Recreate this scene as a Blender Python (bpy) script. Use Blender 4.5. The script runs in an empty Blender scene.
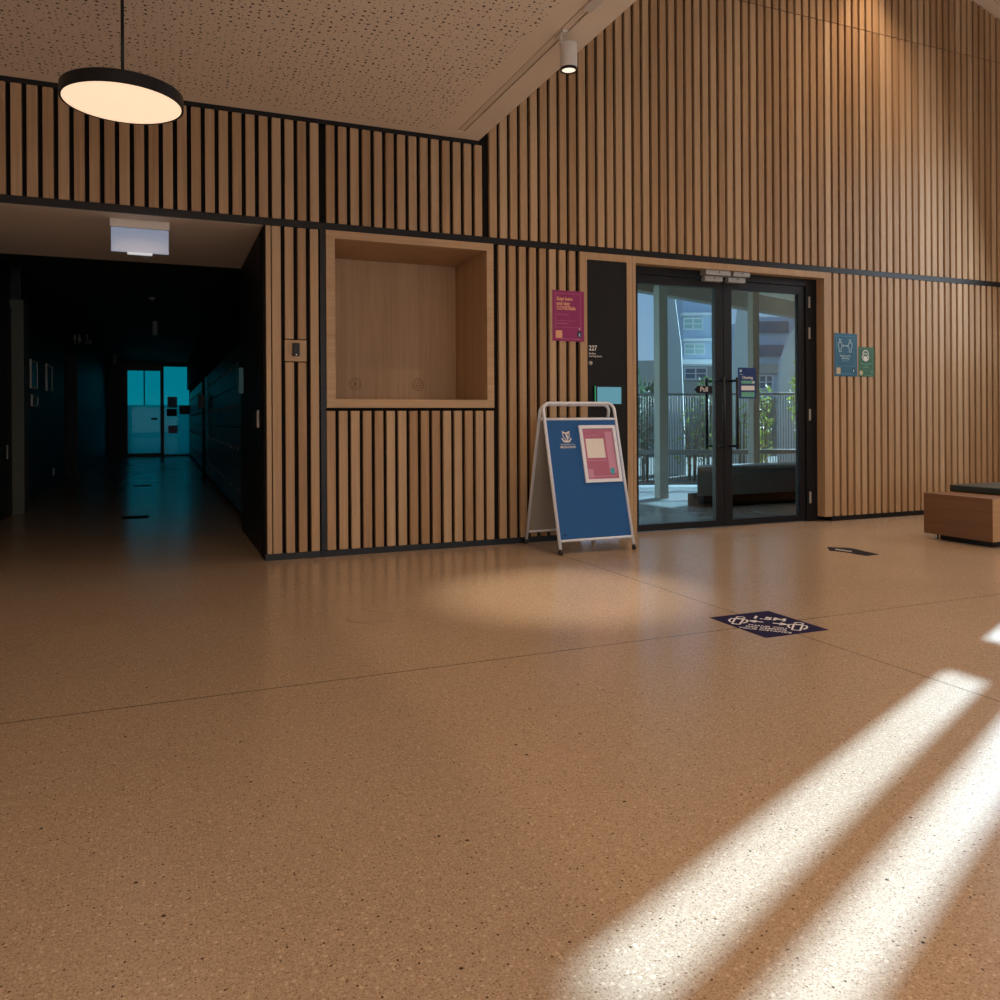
import bpy, bmesh, math, random
from mathutils import Vector, Matrix
random.seed(7)
C = bpy.context.scene.collection
PI = math.pi

# ------------------------------------------------------------------ camera
YAW, ROLL, FPX, CY, DIST, EYE = .3958, .0058, 807.3, 419.67, 5.9615, 1.0
FW = Vector((math.sin(YAW), math.cos(YAW), 0))
RT0 = Vector((math.cos(YAW), -math.sin(YAW), 0))
UP0 = Vector((0, 0, 1))
RT = math.cos(ROLL)*RT0 - math.sin(ROLL)*UP0
UP = math.sin(ROLL)*RT0 + math.cos(ROLL)*UP0
CAM = Vector((0, -DIST, EYE))
cd = bpy.data.cameras.new('camera')
cam = bpy.data.objects.new('camera', cd)
C.objects.link(cam)
M = Matrix((RT, UP, -FW)).transposed().to_4x4()
M.translation = CAM
cam.matrix_world = M
cd.sensor_width = 36
cd.lens = FPX/1000*36
cd.shift_y = -(500-CY)/1000
cd.clip_start = .05
cd.clip_end = 500
bpy.context.scene.camera = cam

def at(px, py, t):
    """a point t metres in front of the camera, used only to survey the far view beyond the glass doors"""
    return CAM + t*(FW + (px-500)/FPX*RT + (CY-py)/FPX*UP)

# ------------------------------------------------------------------ materials
def nm(name):
    m = bpy.data.materials.new(name)
    m.use_nodes = True
    nt = m.node_tree
    return m, nt, nt.nodes['Principled BSDF']

def node(nt, t, **k):
    n = nt.nodes.new(t)
    for a, v in k.items():
        setattr(n, a, v)
    return n

def pm(name, col, rough=.5, var=.08, scale=8., metallic=0., bump=0., spec=.5, emit=None, es=0.):
    """plain procedural material: colour broken up by noise"""
    m, nt, b = nm(name)
    tc = node(nt, 'ShaderNodeTexCoord')
    nz = node(nt, 'ShaderNodeTexNoise')
    nz.inputs['Scale'].default_value = scale
    nz.inputs['Detail'].default_value = 4
    nt.links.new(tc.outputs['Object'], nz.inputs['Vector'])
    mx = node(nt, 'ShaderNodeMix', data_type='RGBA')
    mx.inputs[6].default_value = (*[c*(1-var) for c in col], 1)
    mx.inputs[7].default_value = (*[min(1, c*(1+var)) for c in col], 1)
    nt.links.new(nz.outputs['Fac'], mx.inputs[0])
    nt.links.new(mx.outputs[2], b.inputs['Base Color'])
    b.inputs['Roughness'].default_value = rough
    b.inputs['Metallic'].default_value = metallic
    b.inputs['Specular IOR Level'].default_value = spec
    if bump:
        bp = node(nt, 'ShaderNodeBump')
        bp.inputs['Strength'].default_value = bump
        nt.links.new(nz.outputs['Fac'], bp.inputs['Height'])
        nt.links.new(bp.outputs['Normal'], b.inputs['Normal'])
    if emit:
        b.inputs['Emission Color'].default_value = (*emit, 1)
        b.inputs['Emission Strength'].default_value = es
    return m

def wood(name, dark, mid, light, along='Z', rough=.5, attr=True, gscale=1., tonefix=.5):
    m, nt, b = nm(name)
    tc = node(nt, 'ShaderNodeTexCoord')
    at_ = node(nt, 'ShaderNodeAttribute', attribute_name='tone')
    mp = node(nt, 'ShaderNodeMapping')
    s = {'Z': (55, 55, 1.6), 'X': (1.6, 55, 55), 'Y': (55, 1.6, 55)}[along]
    mp.inputs['Scale'].default_value = [v*gscale for v in s]
    off = node(nt, 'ShaderNodeVectorMath', operation='SCALE')
    off.inputs[0].default_value = (17.3, 9.1, 23.7)
    nt.links.new(at_.outputs['Fac'], off.inputs[3])
    add = node(nt, 'ShaderNodeVectorMath', operation='ADD')
    nt.links.new(tc.outputs['Object'], add.inputs[0])
    nt.links.new(off.outputs[0], add.inputs[1])
    nt.links.new(add.outputs[0], mp.inputs['Vector'])
    nz = node(nt, 'ShaderNodeTexNoise')
    nz.inputs['Scale'].default_value = 1
    nz.inputs['Detail'].default_value = 5
    nz.inputs['Distortion'].default_value = .6
    nt.links.new(mp.outputs[0], nz.inputs['Vector'])
    # big slow figure
    mp2 = node(nt, 'ShaderNodeMapping')
    mp2.inputs['Scale'].default_value = [v*gscale*.16 for v in s]
    nt.links.new(add.outputs[0], mp2.inputs['Vector'])
    nz2 = node(nt, 'ShaderNodeTexNoise')
    nz2.inputs['Scale'].default_value = 1
    nz2.inputs['Detail'].default_value = 3
    nt.links.new(mp2.outputs[0], nz2.inputs['Vector'])
    m1 = node(nt, 'ShaderNodeMath', operation='MULTIPLY_ADD')
    m1.inputs[1].default_value = .55
    nt.links.new(nz.outputs['Fac'], m1.inputs[0])
    m2 = node(nt, 'ShaderNodeMath', operation='MULTIPLY_ADD')
    m2.inputs[1].default_value = .45
    m2.inputs[2].default_value = -.15
    nt.links.new(nz2.outputs['Fac'], m2.inputs[0])
    nt.links.new(m2.outputs[0], m1.inputs[2])
    m3 = node(nt, 'ShaderNodeMath', operation='MULTIPLY_ADD')
    m3.inputs[1].default_value = .36
    if attr:
        nt.links.new(at_.outputs['Fac'], m3.inputs[0])
    else:
        m3.inputs[0].default_value = tonefix
    nt.links.new(m1.outputs[0], m3.inputs[2])
    cr = node(nt, 'ShaderNodeValToRGB')
    e = cr.color_ramp.elements
    e[0].position = .18
    e[0].color = (*dark, 1)
    e[1].position = .85
    e[1].color = (*light, 1)
    n = e.new(.5)
    n.color = (*mid, 1)
    nt.links.new(m3.outputs[0], cr.inputs['Fac'])
    nt.links.new(cr.outputs[0], b.inputs['Base Color'])
    b.inputs['Roughness'].default_value = rough
    b.inputs['Specular IOR Level'].default_value = .35
    bp = node(nt, 'ShaderNodeBump')
    bp.inputs['Strength'].default_value = .06
    nt.links.new(nz.outputs['Fac'], bp.inputs['Height'])
    nt.links.new(bp.outputs['Normal'], b.inputs['Normal'])
    return m

def glass(name, tint, refl=1.):
    m, nt, b = nm(name)
    nt.nodes.remove(b)
    out = nt.nodes['Material Output']
    tr = node(nt, 'ShaderNodeBsdfTransparent')
    tr.inputs[0].default_value = (*tint, 1)
    gl = node(nt, 'ShaderNodeBsdfGlossy')
    gl.inputs['Roughness'].default_value = .01
    fr = node(nt, 'ShaderNodeFresnel')
    fr.inputs['IOR'].default_value = 1.45
    mu = node(nt, 'ShaderNodeMath', operation='MULTIPLY')
    mu.inputs[1].default_value = refl
    nt.links.new(fr.outputs[0], mu.inputs[0])
    mx = node(nt, 'ShaderNodeMixShader')
    nt.links.new(mu.outputs[0], mx.inputs[0])
    nt.links.new(tr.outputs[0], mx.inputs[1])
    nt.links.new(gl.outputs[0], mx.inputs[2])
    nt.links.new(mx.outputs[0], out.inputs[0])
    return m

def terrazzo():
    m, nt, b = nm('terrazzo')
    tc = node(nt, 'ShaderNodeTexCoord')
    L = nt.links.new
    base = (.40, .30, .215)
    def vor(scale, rnd=1.):
        v = node(nt, 'ShaderNodeTexVoronoi', voronoi_dimensions='2D', feature='F1')
        v.inputs['Scale'].default_value = scale
        v.inputs['Randomness'].default_value = rnd
        L(wv.outputs[0], v.inputs['Vector'])
        return v
    wn = node(nt, 'ShaderNodeTexNoise')
    wn.inputs['Scale'].default_value = 60
    L(tc.outputs['Object'], wn.inputs['Vector'])
    ws = node(nt, 'ShaderNodeVectorMath', operation='SCALE')
    ws.inputs[3].default_value = .008
    L(wn.outputs['Color'], ws.inputs[0])
    wv = node(nt, 'ShaderNodeVectorMath', operation='ADD')
    L(tc.outputs['Object'], wv.inputs[0])
    L(ws.outputs[0], wv.inputs[1])
    cur = None
    rgb = node(nt, 'ShaderNodeTexNoise')
    rgb.inputs['Scale'].default_value = 1.1
    rgb.inputs['Detail'].default_value = 5
    L(tc.outputs['Object'], rgb.inputs['Vector'])
    mx = node(nt, 'ShaderNodeMix', data_type='RGBA')
    mx.inputs[6].default_value = (*[c*.93 for c in base], 1)
    mx.inputs[7].default_value = (*[c*1.07 for c in base], 1)
    L(rgb.outputs['Fac'], mx.inputs[0])
    cur = mx.outputs[2]
    # chips: (scale, radius in cells, share of cells, colour)
    for sc, rad, share, col, amt in ((210, .44, .45, (.26, .17, .105), .7), (125, .36, .36, (.51, .39, .28), .75), (75, .30, .10, (.56, .44, .33), .8),
                                (115, .26, .11, (.14, .08, .045), .75), (60, .17, .05, (.07, .04, .025), 1.), (18, .085, .018, (.045, .03, .022), 1.), (26, .2, .03, (.50, .38, .28), .6)):
        v = vor(sc)
        lt = node(nt, 'ShaderNodeMapRange')
        lt.inputs[1].default_value = rad
        lt.inputs[2].default_value = rad*.75
        L(v.outputs['Distance'], lt.inputs[0])
        sep = node(nt, 'ShaderNodeSeparateColor')
        L(v.outputs['Color'], sep.inputs[0])
        pick = node(nt, 'ShaderNodeMath', operation='LESS_THAN')
        pick.inputs[1].default_value = share
        L(sep.outputs[0], pick.inputs[0])
        f = node(nt, 'ShaderNodeMath', operation='MULTIPLY')
        L(lt.outputs[0], f.inputs[0])
        L(pick.outputs[0], f.inputs[1])
        f2 = node(nt, 'ShaderNodeMath', operation='MULTIPLY')
        f2.inputs[1].default_value = amt
        L(f.outputs[0], f2.inputs[0])
        mm = node(nt, 'ShaderNodeMix', data_type='RGBA')
        L(f2.outputs[0], mm.inputs[0])
        L(cur, mm.inputs[6])
        mm.inputs[7].default_value = (*col, 1)
        cur = mm.outputs[2]
    # saw-cut joints
    sx = node(nt, 'ShaderNodeSeparateXYZ')
    L(tc.outputs['Object'], sx.inputs[0])
    def line(o, v0, hw):
        a = node(nt, 'ShaderNodeMath', operation='SUBTRACT')
        a.inputs[1].default_value = v0
        L(o, a.inputs[0])
        c = node(nt, 'ShaderNodeMath', operation='ABSOLUTE')
        L(a.outputs[0], c.inputs[0])
        d = node(nt, 'ShaderNodeMath', operation='LESS_THAN')
        d.inputs[1].default_value = hw
        L(c.outputs[0], d.inputs[0])
        return d.outputs[0]
    for o, v0, hw in ((sx.outputs[1], -2.845, .0036), (sx.outputs[0], 2.708, .0032)):
        mm = node(nt, 'ShaderNodeMix', data_type='RGBA')
        f2 = node(nt, 'ShaderNodeMath', operation='MULTIPLY')
        f2.inputs[1].default_value = .9
        L(line(o, v0, hw), f2.inputs[0])
        L(f2.outputs[0], mm.inputs[0])
        L(cur, mm.inputs[6])
        mm.inputs[7].default_value = (.09, .06, .04, 1)
        cur = mm.outputs[2]
    L(cur, b.inputs['Base Color'])
    b.inputs['Specular IOR Level'].default_value = .5
    rr = node(nt, 'ShaderNodeMapRange')
    rr.inputs[3].default_value = .17
    rr.inputs[4].default_value = .27
    L(rgb.outputs['Fac'], rr.inputs[0])
    L(rr.outputs[0], b.inputs['Roughness'])
    return m

def perforated(name, x0, x1, y0, y1, base=(.86, .77, .66)):
    """plasterboard with a scatter of drilled holes, plain outside the given rectangle"""
    m, nt, b = nm(name)
    L = nt.links.new
    tc = node(nt, 'ShaderNodeTexCoord')
    sx = node(nt, 'ShaderNodeSeparateXYZ')
    L(tc.outputs['Object'], sx.inputs[0])
    cur = None
    for sc, r0, r1 in ((21, .085, .185), (30, .06, .13)):
        v = node(nt, 'ShaderNodeTexVoronoi', voronoi_dimensions='2D', feature='F1')
        v.inputs['Scale'].default_value = sc
        v.inputs['Randomness'].default_value = .55
        L(tc.outputs['Object'], v.inputs['Vector'])
        sep = node(nt, 'ShaderNodeSeparateColor')
        L(v.outputs['Color'], sep.inputs[0])
        rad = node(nt, 'ShaderNodeMapRange')
        rad.inputs[3].default_value = r0
        rad.inputs[4].default_value = r1
        L(sep.outputs[0], rad.inputs[0])
        d = node(nt, 'ShaderNodeMath', operation='LESS_THAN')
        L(v.outputs['Distance'], d.inputs[0])
        L(rad.outputs[0], d.inputs[1])
        pk = node(nt, 'ShaderNodeMath', operation='LESS_THAN')
        pk.inputs[1].default_value = .75
        L(sep.outputs[1], pk.inputs[0])
        f = node(nt, 'ShaderNodeMath', operation='MULTIPLY')
        L(d.outputs[0], f.inputs[0])
        L(pk.outputs[0], f.inputs[1])
        if cur is None:
            cur = f.outputs[0]
        else:
            mxm = node(nt, 'ShaderNodeMath', operation='MAXIMUM')
            L(cur, mxm.inputs[0])
            L(f.outputs[0], mxm.inputs[1])
            cur = mxm.outputs[0]
    for o, v, op in ((sx.outputs[0], x0, 'GREATER_THAN'), (sx.outputs[0], x1, 'LESS_THAN'), (sx.outputs[1], y0, 'GREATER_THAN'), (sx.outputs[1], y1, 'LESS_THAN')):
        a = node(nt, 'ShaderNodeMath', operation=op)
        a.inputs[1].default_value = v
        L(o, a.inputs[0])
        f = node(nt, 'ShaderNodeMath', operation='MULTIPLY')
        L(cur, f.inputs[0])
        L(a.outputs[0], f.inputs[1])
        cur = f.outputs[0]
    mm = node(nt, 'ShaderNodeMix', data_type='RGBA')
    L(cur, mm.inputs[0])
    mm.inputs[6].default_value = (*base, 1)
    mm.inputs[7].default_value = (.055, .032, .02, 1)
    L(mm.outputs[2], b.inputs['Base Color'])
    b.inputs['Roughness'].default_value = .8
    b.inputs['Specular IOR Level'].default_value = .2
    return m

MT = {}
MT['terrazzo'] = terrazzo()
MT['perf'] = perforated('perforated_board', -6, 1.955, -12, -.10)
MT['perf_high'] = perforated('perforated_board_high', 2.6, 9, -12, -.12)
MT['slat'] = wood('slat_timber', (.29, .165, .08), (.44, .28, .155), (.57, .405, .255))
MT['oak'] = wood('oak_veneer', (.33, .20, .10), (.45, .295, .17), (.55, .39, .24), attr=False)
MT['oak_h'] = wood('oak_veneer_flat', (.36, .22, .11), (.49, .325, .19), (.60, .43, .27), along='X', attr=False)
MT['bench_wood'] = wood('bench_timber_shaded', (.11, .047, .018), (.175, .08, .033), (.24, .125, .058), along='Y', attr=False)  # shade on the bench end is put into this darker timber
MT['bench_front'] = wood('bench_timber_lit', (.30, .17, .08), (.44, .28, .15), (.54, .37, .22), along='X', attr=False)  # lighter copy of the bench timber for its lit front
MT['black'] = pm('black_backing', (.006, .005, .005), .8, .1, spec=.2)
MT['blackmetal'] = pm('black_metal', (.007, .008, .011), .4, .1, 20, spec=.35)
MT['frame'] = pm('charcoal_aluminium', (.006, .008, .012), .4, .1, 20, spec=.35)
MT['panelblack'] = pm('black_laminate', (.006, .006, .007), .5, .1, 12, spec=.3)
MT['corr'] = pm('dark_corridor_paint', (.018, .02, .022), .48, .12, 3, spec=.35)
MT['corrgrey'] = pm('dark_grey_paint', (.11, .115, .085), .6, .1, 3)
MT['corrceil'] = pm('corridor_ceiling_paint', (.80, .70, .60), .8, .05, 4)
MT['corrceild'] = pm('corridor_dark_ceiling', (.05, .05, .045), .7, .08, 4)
MT['plaster'] = pm('warm_white_plaster', (.74, .65, .55), .75, .04, 4)
MT['white'] = pm('white_powdercoat', (.76, .82, .95), .4, .04, 30)
MT['whiteplastic'] = pm('white_plastic', (.70, .66, .62), .45, .04, 30)
MT['paper'] = pm('paper_white', (.78, .77, .76), .6, .03, 40)
MT['steel'] = pm('brushed_steel', (.42, .42, .41), .5, .08, 60, metallic=.3)
MT['chrome'] = pm('satin_chrome', (.75, .74, .72), .25, .05, 60, metallic=1.)
MT['rubber'] = pm('black_rubber', (.015, .015, .016), .6, .1, 40)
MT['blue'] = pm('sign_blue', (.004, .095, .33), .42, .1, 4)
MT['boardback'] = pm('grey_board_back', (.33, .31, .28), .6, .06, 6)
MT['pink'] = pm('poster_pink', (.45, .15, .26), .4, .12, 6)
MT['pinklight'] = pm('poster_pink_light', (.58, .30, .46), .4, .08, 10)
MT['magenta'] = pm('poster_magenta', (.29, .022, .145), .5, .12, 6)
MT['magentaline'] = pm('poster_line', (.50, .16, .28), .5, .05, 20)
MT['peach'] = pm('peach_print', (.78, .40, .24), .5, .08, 60)
MT['navy'] = pm('navy_print', (.012, .03, .10), .5, .1, 20)
MT['teal'] = pm('poster_teal', (.012, .115, .215), .5, .12, 6)
MT['tealline'] = pm('poster_teal_line', (.06, .26, .38), .5, .05, 20)
MT['green'] = pm('poster_green', (.03, .135, .075), .5, .14, 6)
MT['greenline'] = pm('poster_green_line', (.09, .26, .14), .5, .05, 20)
MT['mint'] = pm('mint_print', (.13, .42, .31), .5, .08, 30)
MT['sand'] = pm('sand_print', (.55, .46, .26), .5, .12, 40)
MT['skyprint'] = pm('pale_blue_print', (.42, .62, .70), .5, .05, 40)
MT['cyanprint'] = pm('cyan_print', (.06, .38, .55), .5, .05, 40)
MT['deepblue'] = pm('notice_blue', (.004, .035, .17), .4, .1, 8)
MT['decal'] = pm('floor_decal_purple', (.011, .008, .052), .75, .12, 20, spec=.15)
MT['decalwhite'] = pm('decal_white', (.78, .78, .84), .55, .08, 60)
MT['decalblack'] = pm('floor_decal_black', (.014, .011, .013), .75, .12, 20, spec=.15)
MT['lettering'] = pm('white_vinyl', (.72, .72, .72), .5, .04, 60)
MT['cushion'] = pm('dark_green_vinyl', (.022, .028, .022), .45, .15, 14, bump=.08)
MT['screen'] = pm('reflective_screen', (.02, .05, .06), .12, .1, 5, emit=(.13, .36, .46), es=.75)  # emission stands in for the cyan reflection on the glass
MT['screenedge'] = pm('green_edge_light', (.02, .1, .05), .3, .1, 5, emit=(.05, .5, .22), es=.5)
MT['diffuser'] = pm('lit_opal_diffuser', (.9, .8, .7), .5, .02, 3, emit=(1., .72, .48), es=.93)
MT['spotlens'] = pm('lit_spot_lens', (.9, .8, .7), .3, .02, 3, emit=(1., .82, .66), es=1.1)
MT['exitpanel'] = pm('exit_acrylic', (.26, .32, .42), .15, .05, 6, emit=(.24, .31, .46), es=.5)  # faint emission stands in for what the unlit face reflects
MT['exitstrip'] = pm('exit_strip', (.6, .6, .6), .3, .03, 20, emit=(.6, .66, .72), es=.6)
MT['glass'] = glass('door_glass', (.84, .88, .85), .9)
MT['glassteal'] = glass('teal_tinted_glass', (.014, .58, .55), .2)
MT['clear'] = glass('clear_sheet', (.95, .96, .96), 1.)
MT['frost'] = pm('frosted_film', (.55, .75, .78), .5, .06, 6)
nt_ = MT['frost'].node_tree
tr_, tl_, mx_ = node(nt_, 'ShaderNodeBsdfTransparent'), node(nt_, 'ShaderNodeBsdfTranslucent'), node(nt_, 'ShaderNodeMixShader')
tl_.inputs[0].default_value = (.9, .95, .95, 1)
mx_.inputs[0].default_value = .82
nt_.links.new(tr_.outputs[0], mx_.inputs[1])
nt_.links.new(tl_.outputs[0], mx_.inputs[2])
nt_.links.new(mx_.outputs[0], nt_.nodes['Material Output'].inputs[0])
MT['tealbox'] = pm('teal_plastic', (.10, .42, .50), .5, .06, 6)
MT['concrete'] = pm('painted_concrete', (.30, .33, .30), .8, .08, 5)
MT['concretep'] = pm('pale_concrete', (.50, .55, .56), .8, .08, 3)
MT['fascia'] = pm('grey_fascia', (.27, .27, .23), .7, .06, 4)
MT['softpale'] = pm('pale_soffit', (.75, .74, .62), .8, .04, 4)
MT['lobbyfloor'] = pm('grey_polished_floor', (.20, .24, .26), .22, .1, 3)
MT['terrace'] = pm('pale_terrace_paving', (.17, .21, .23), .6, .1, 4)
MT['benchgrey'] = pm('grey_window_seat', (.15, .18, .19), .5, .1, 5)
MT['bld'] = pm('pale_blue_render', (.50, .60, .70), .7, .06, .3)
MT['bldw'] = pm('white_render', (.92, .91, .86), .7, .04, .3)
MT['bldgrey'] = pm('grey_render', (.48, .46, .40), .8, .06, .3)
MT['bldglass'] = pm('pale_green_glazing', (.42, .58, .52), .25, .06, .4)
MT['blddark'] = pm('dark_glazing', (.10, .16, .22), .2, .1, .4)
MT['leaf'] = pm('green_leaves', (.10, .22, .04), .5, .4, 6)
MT['leafb'] = pm('bright_leaves', (.32, .42, .07), .5, .4, 6)
MT['leafd'] = pm('dark_leaves', (.05, .10, .055), .5, .4, 6)
MT['stem'] = pm('brown_stem', (.10, .07, .04), .8, .2, 20)
MT['ground'] = pm('grey_ground', (.05, .06, .055), .9, .2, .4)
MT['rail'] = pm('grey_green_railing', (.10, .13, .13), .5, .1, 20)  # lightened to carry the reflection haze of the door glass
MT['backdropwall'] = pm('green_grey_wall', (.14, .20, .19), .9, .35, 1.2)  # hazy mid tone of the mirrored view put into the colour
MT['outletlid'] = pm('outlet_lid', (.37, .275, .195), .4, .12, 60)
MT['outletrim'] = pm('outlet_rim', (.30, .22, .15), .4, .1, 60)
MT['locker'] = pm('dark_locker_steel', (.045, .06, .06), .34, .1, 10, spec=.45)
for k_ in ('leaf', 'leafb', 'leafd'):      # leaves let some light through
    nt_ = MT[k_].node_tree
    b_ = nt_.nodes['Principled BSDF']
    tl_ = nt_.nodes.new('ShaderNodeBsdfTranslucent')
    mx_ = nt_.nodes.new('ShaderNodeMixShader')
    mx_.inputs[0].default_value = .35
    nt_.links.new(b_.inputs['Base Color'].links[0].from_socket, tl_.inputs[0])
    nt_.links.new(b_.outputs[0], mx_.inputs[1])
    nt_.links.new(tl_.outputs[0], mx_.inputs[2])
    nt_.links.new(mx_.outputs[0], nt_.nodes['Material Output'].inputs[0])

# ------------------------------------------------------------------ mesh helpers
class Fr:
    """a flat working frame: u along ex, v along ey, w out of the face"""
    def __init__(s, o, ex, ey):
        s.o, s.ex, s.ey = Vector(o), Vector(ex).normalized(), Vector(ey).normalized()
        s.n = s.ex.cross(s.ey)
    def __call__(s, u, v, w=0.):
        return s.o + u*s.ex + v*s.ey + w*s.n
WALL = Fr((0, 0, 0), (1, 0, 0), (0, 0, 1))

class MB:
    def __init__(s):
        s.bm = bmesh.new()
        s.tone = s.bm.faces.layers.float.new('tone')
    def box(s, x0, x1, y0, y1, z0, z1, tone=None, bevel=0.):
        v = [s.bm.verts.new(p) for p in ((x0, y0, z0), (x1, y0, z0), (x1, y1, z0), (x0, y1, z0), (x0, y0, z1), (x1, y0, z1), (x1, y1, z1), (x0, y1, z1))]
        fs = [s.bm.faces.new([v[i] for i in q]) for q in ((3, 2, 1, 0), (4, 5, 6, 7), (0, 1, 5, 4), (1, 2, 6, 5), (2, 3, 7, 6), (3, 0, 4, 7))]
        if tone is not None:
            for f in fs:
                f[s.tone] = tone
        if bevel:
            es = {e for f in fs for e in f.edges}
            bmesh.ops.bevel(s.bm, geom=list(es), offset=bevel, segments=2, affect='EDGES', profile=.5)
        return s
    def prism(s, fr, pts, w0, w1):
        a = [s.bm.verts.new(fr(u, v, w0)) for u, v in pts]
        b = [s.bm.verts.new(fr(u, v, w1)) for u, v in pts]
        n = len(pts)
        s.bm.faces.new(b)
        s.bm.faces.new(a[::-1])
        for i in range(n):
            s.bm.faces.new((a[i], a[(i+1) % n], b[(i+1) % n], b[i]))
        return s
    def rect(s, fr, u0, u1, v0, v1, w0, w1):
        return s.prism(fr, [(u0, v0), (u1, v0), (u1, v1), (u0, v1)], w0, w1)
    def outline(s, fr, u0, u1, v0, v1, t, w0, w1):
        s.rect(fr, u0, u1, v0, v0+t, w0, w1)
        s.rect(fr, u0, u1, v1-t, v1, w0, w1)
        s.rect(fr, u0, u0+t, v0+t, v1-t, w0, w1)
        s.rect(fr, u1-t, u1, v0+t, v1-t, w0, w1)
        return s
    def disc(s, fr, u, v, r, w0, w1, n=24, rx=None):
        rx = rx or r
        return s.prism(fr, [(u+rx*math.cos(2*PI*i/n), v+r*math.sin(2*PI*i/n)) for i in range(n)], w0, w1)
    def ring(s, fr, u, v, r, t, w0, w1, n=28, a0=0., a1=2*PI, rx=None):
        k = (rx or r)/r
        st = n
        for i in range(st):
            p, q = a0+(a1-a0)*i/st, a0+(a1-a0)*(i+1)/st
            s.prism(fr, [(u+k*(r-t)*math.cos(p), v+(r-t)*math.sin(p)), (u+k*r*math.cos(p), v+r*math.sin(p)), (u+k*r*math.cos(q), v+r*math.sin(q)), (u+k*(r-t)*math.cos(q), v+(r-t)*math.sin(q))], w0, w1)
        return s
    def stroke(s, fr, pts, t, w0, w1):
        for (a, b), (c, d) in zip(pts, pts[1:]):
            dx, dy = c-a, d-b
            l = math.hypot(dx, dy) or 1
            nx, ny = -dy/l*t/2, dx/l*t/2
            s.prism(fr, [(a-nx, b-ny), (c-nx, d-ny), (c+nx, d+ny), (a+nx, b+ny)], w0, w1)
        return s
    def tube(s, pts, r, n=10, cap=True):
        pts = [Vector(p) for p in pts]
        rings = []
        prev = None
        for i, p in enumerate(pts):
            d = (pts[min(i+1, len(pts)-1)]-pts[max(i-1, 0)]).normalized()
            if prev is None:
                a = d.orthogonal().normalized()
            else:
                a = (prev-d*prev.dot(d)).normalized()
            prev = a
            b = d.cross(a)
            rr = r[i] if isinstance(r, (list, tuple)) else r
            rings.append([s.bm.verts.new(p+rr*(math.cos(2*PI*k/n)*a+math.sin(2*PI*k/n)*b)) for k in range(n)])
        for A, B in zip(rings, rings[1:]):
            for k in range(n):
                s.bm.faces.new((A[k], A[(k+1) % n], B[(k+1) % n], B[k])).smooth = True
        if cap:
            s.bm.faces.new(rings[0][::-1])
            s.bm.faces.new(rings[-1])
        return s
    def lathe(s, c, prof, n=48):
        """prof: (radius, z) list, revolved about the vertical through c"""
        rings = []
        for r, z in prof:
            if r < 1e-5:
                rings.append([s.bm.verts.new((c[0], c[1], c[2]+z))])
            else:
                rings.append([s.bm.verts.new((c[0]+r*math.cos(2*PI*k/n), c[1]+r*math.sin(2*PI*k/n), c[2]+z)) for k in range(n)])
        for A, B in zip(rings, rings[1:]):
            for k in range(n):
                q = [A[k % len(A)], A[(k+1) % len(A)], B[(k+1) % len(B)], B[k % len(B)]]
                u = []
                for v in q:
                    if v not in u:
                        u.append(v)
                if len(u) > 2:
                    s.bm.faces.new(u)
        return s
    def build(s, name, mat, parent=None, smooth=False, kind=None):
        me = bpy.data.meshes.new(name)
        bmesh.ops.recalc_face_normals(s.bm, faces=s.bm.faces)
        s.bm.to_mesh(me)
        s.bm.free()
        o = bpy.data.objects.new(name, me)
        C.objects.link(o)
        me.materials.append(mat if not isinstance(mat, str) else MT[mat])
        if smooth:
            for p in me.polygons:
                p.use_smooth = True
        if parent is not None:
            o.parent = parent
            o.matrix_parent_inverse = PINV.get(parent.name, Matrix())
        if kind:
            o['kind'] = kind
        return o
PINV = {}

def empty(name, loc=(0, 0, 0)):
    o = bpy.data.objects.new(name, None)
    C.objects.link(o)
    o.location = loc
    o.empty_display_size = .1
    PINV[o.name] = Matrix.Translation(-Vector(loc))
    return o

def tag(o, label, cat, group=None, kind=None):
    o['label'] = label
    o['category'] = cat
    if group:
        o['group'] = group
    if kind:
        o['kind'] = kind
    return o

def thing(name, label, cat, loc=(0, 0, 0), group=None):
    return tag(empty(name, loc), label, cat, group)

def struct(mb, name, mat, parent=None, label=None, cat=None):
    o = mb.build(name, mat, parent)
    if parent is None:
        o['kind'] = 'structure'
        if label:
            o['label'] = label
            o['category'] = cat
    return o

def text(name, s, mat, parent, fr, u, v, size, w=.0012, align='LEFT', bold=0., sx=1., depth=.0003):
    cu = bpy.data.curves.new(name, 'FONT')
    cu.body = s
    cu.size = size
    cu.align_x = align
    cu.align_y = 'BOTTOM_BASELINE' if False else 'TOP_BASELINE'
    cu.extrude = depth
    cu.offset = bold
    cu.resolution_u = 3
    tmp = bpy.data.objects.new('tmp', cu)
    C.objects.link(tmp)
    dg = bpy.context.evaluated_depsgraph_get()
    me = bpy.data.meshes.new_from_object(tmp.evaluated_get(dg))
    bpy.data.objects.remove(tmp)
    bpy.data.curves.remove(cu)
    me.name = name
    for vert in me.vertices:
        x, y, z = vert.co
        vert.co = fr(u+x*sx, v+y, w+z)
    o = bpy.data.objects.new(name, me)
    C.objects.link(o)
    me.materials.clear()
    me.materials.append(MT[mat])
    o.parent = parent
    o.matrix_parent_inverse = PINV.get(parent.name, Matrix())
    return o

# ------------------------------------------------------------------ the setting
struct(MB().box(-5, 8.7, -9.5, .25, -.1, 0), 'floor', 'terrazzo')
struct(MB().box(-2.0, 1.4, .25, 19.45, -.1, 0), 'floor_corridor', 'terrazzo')

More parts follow.
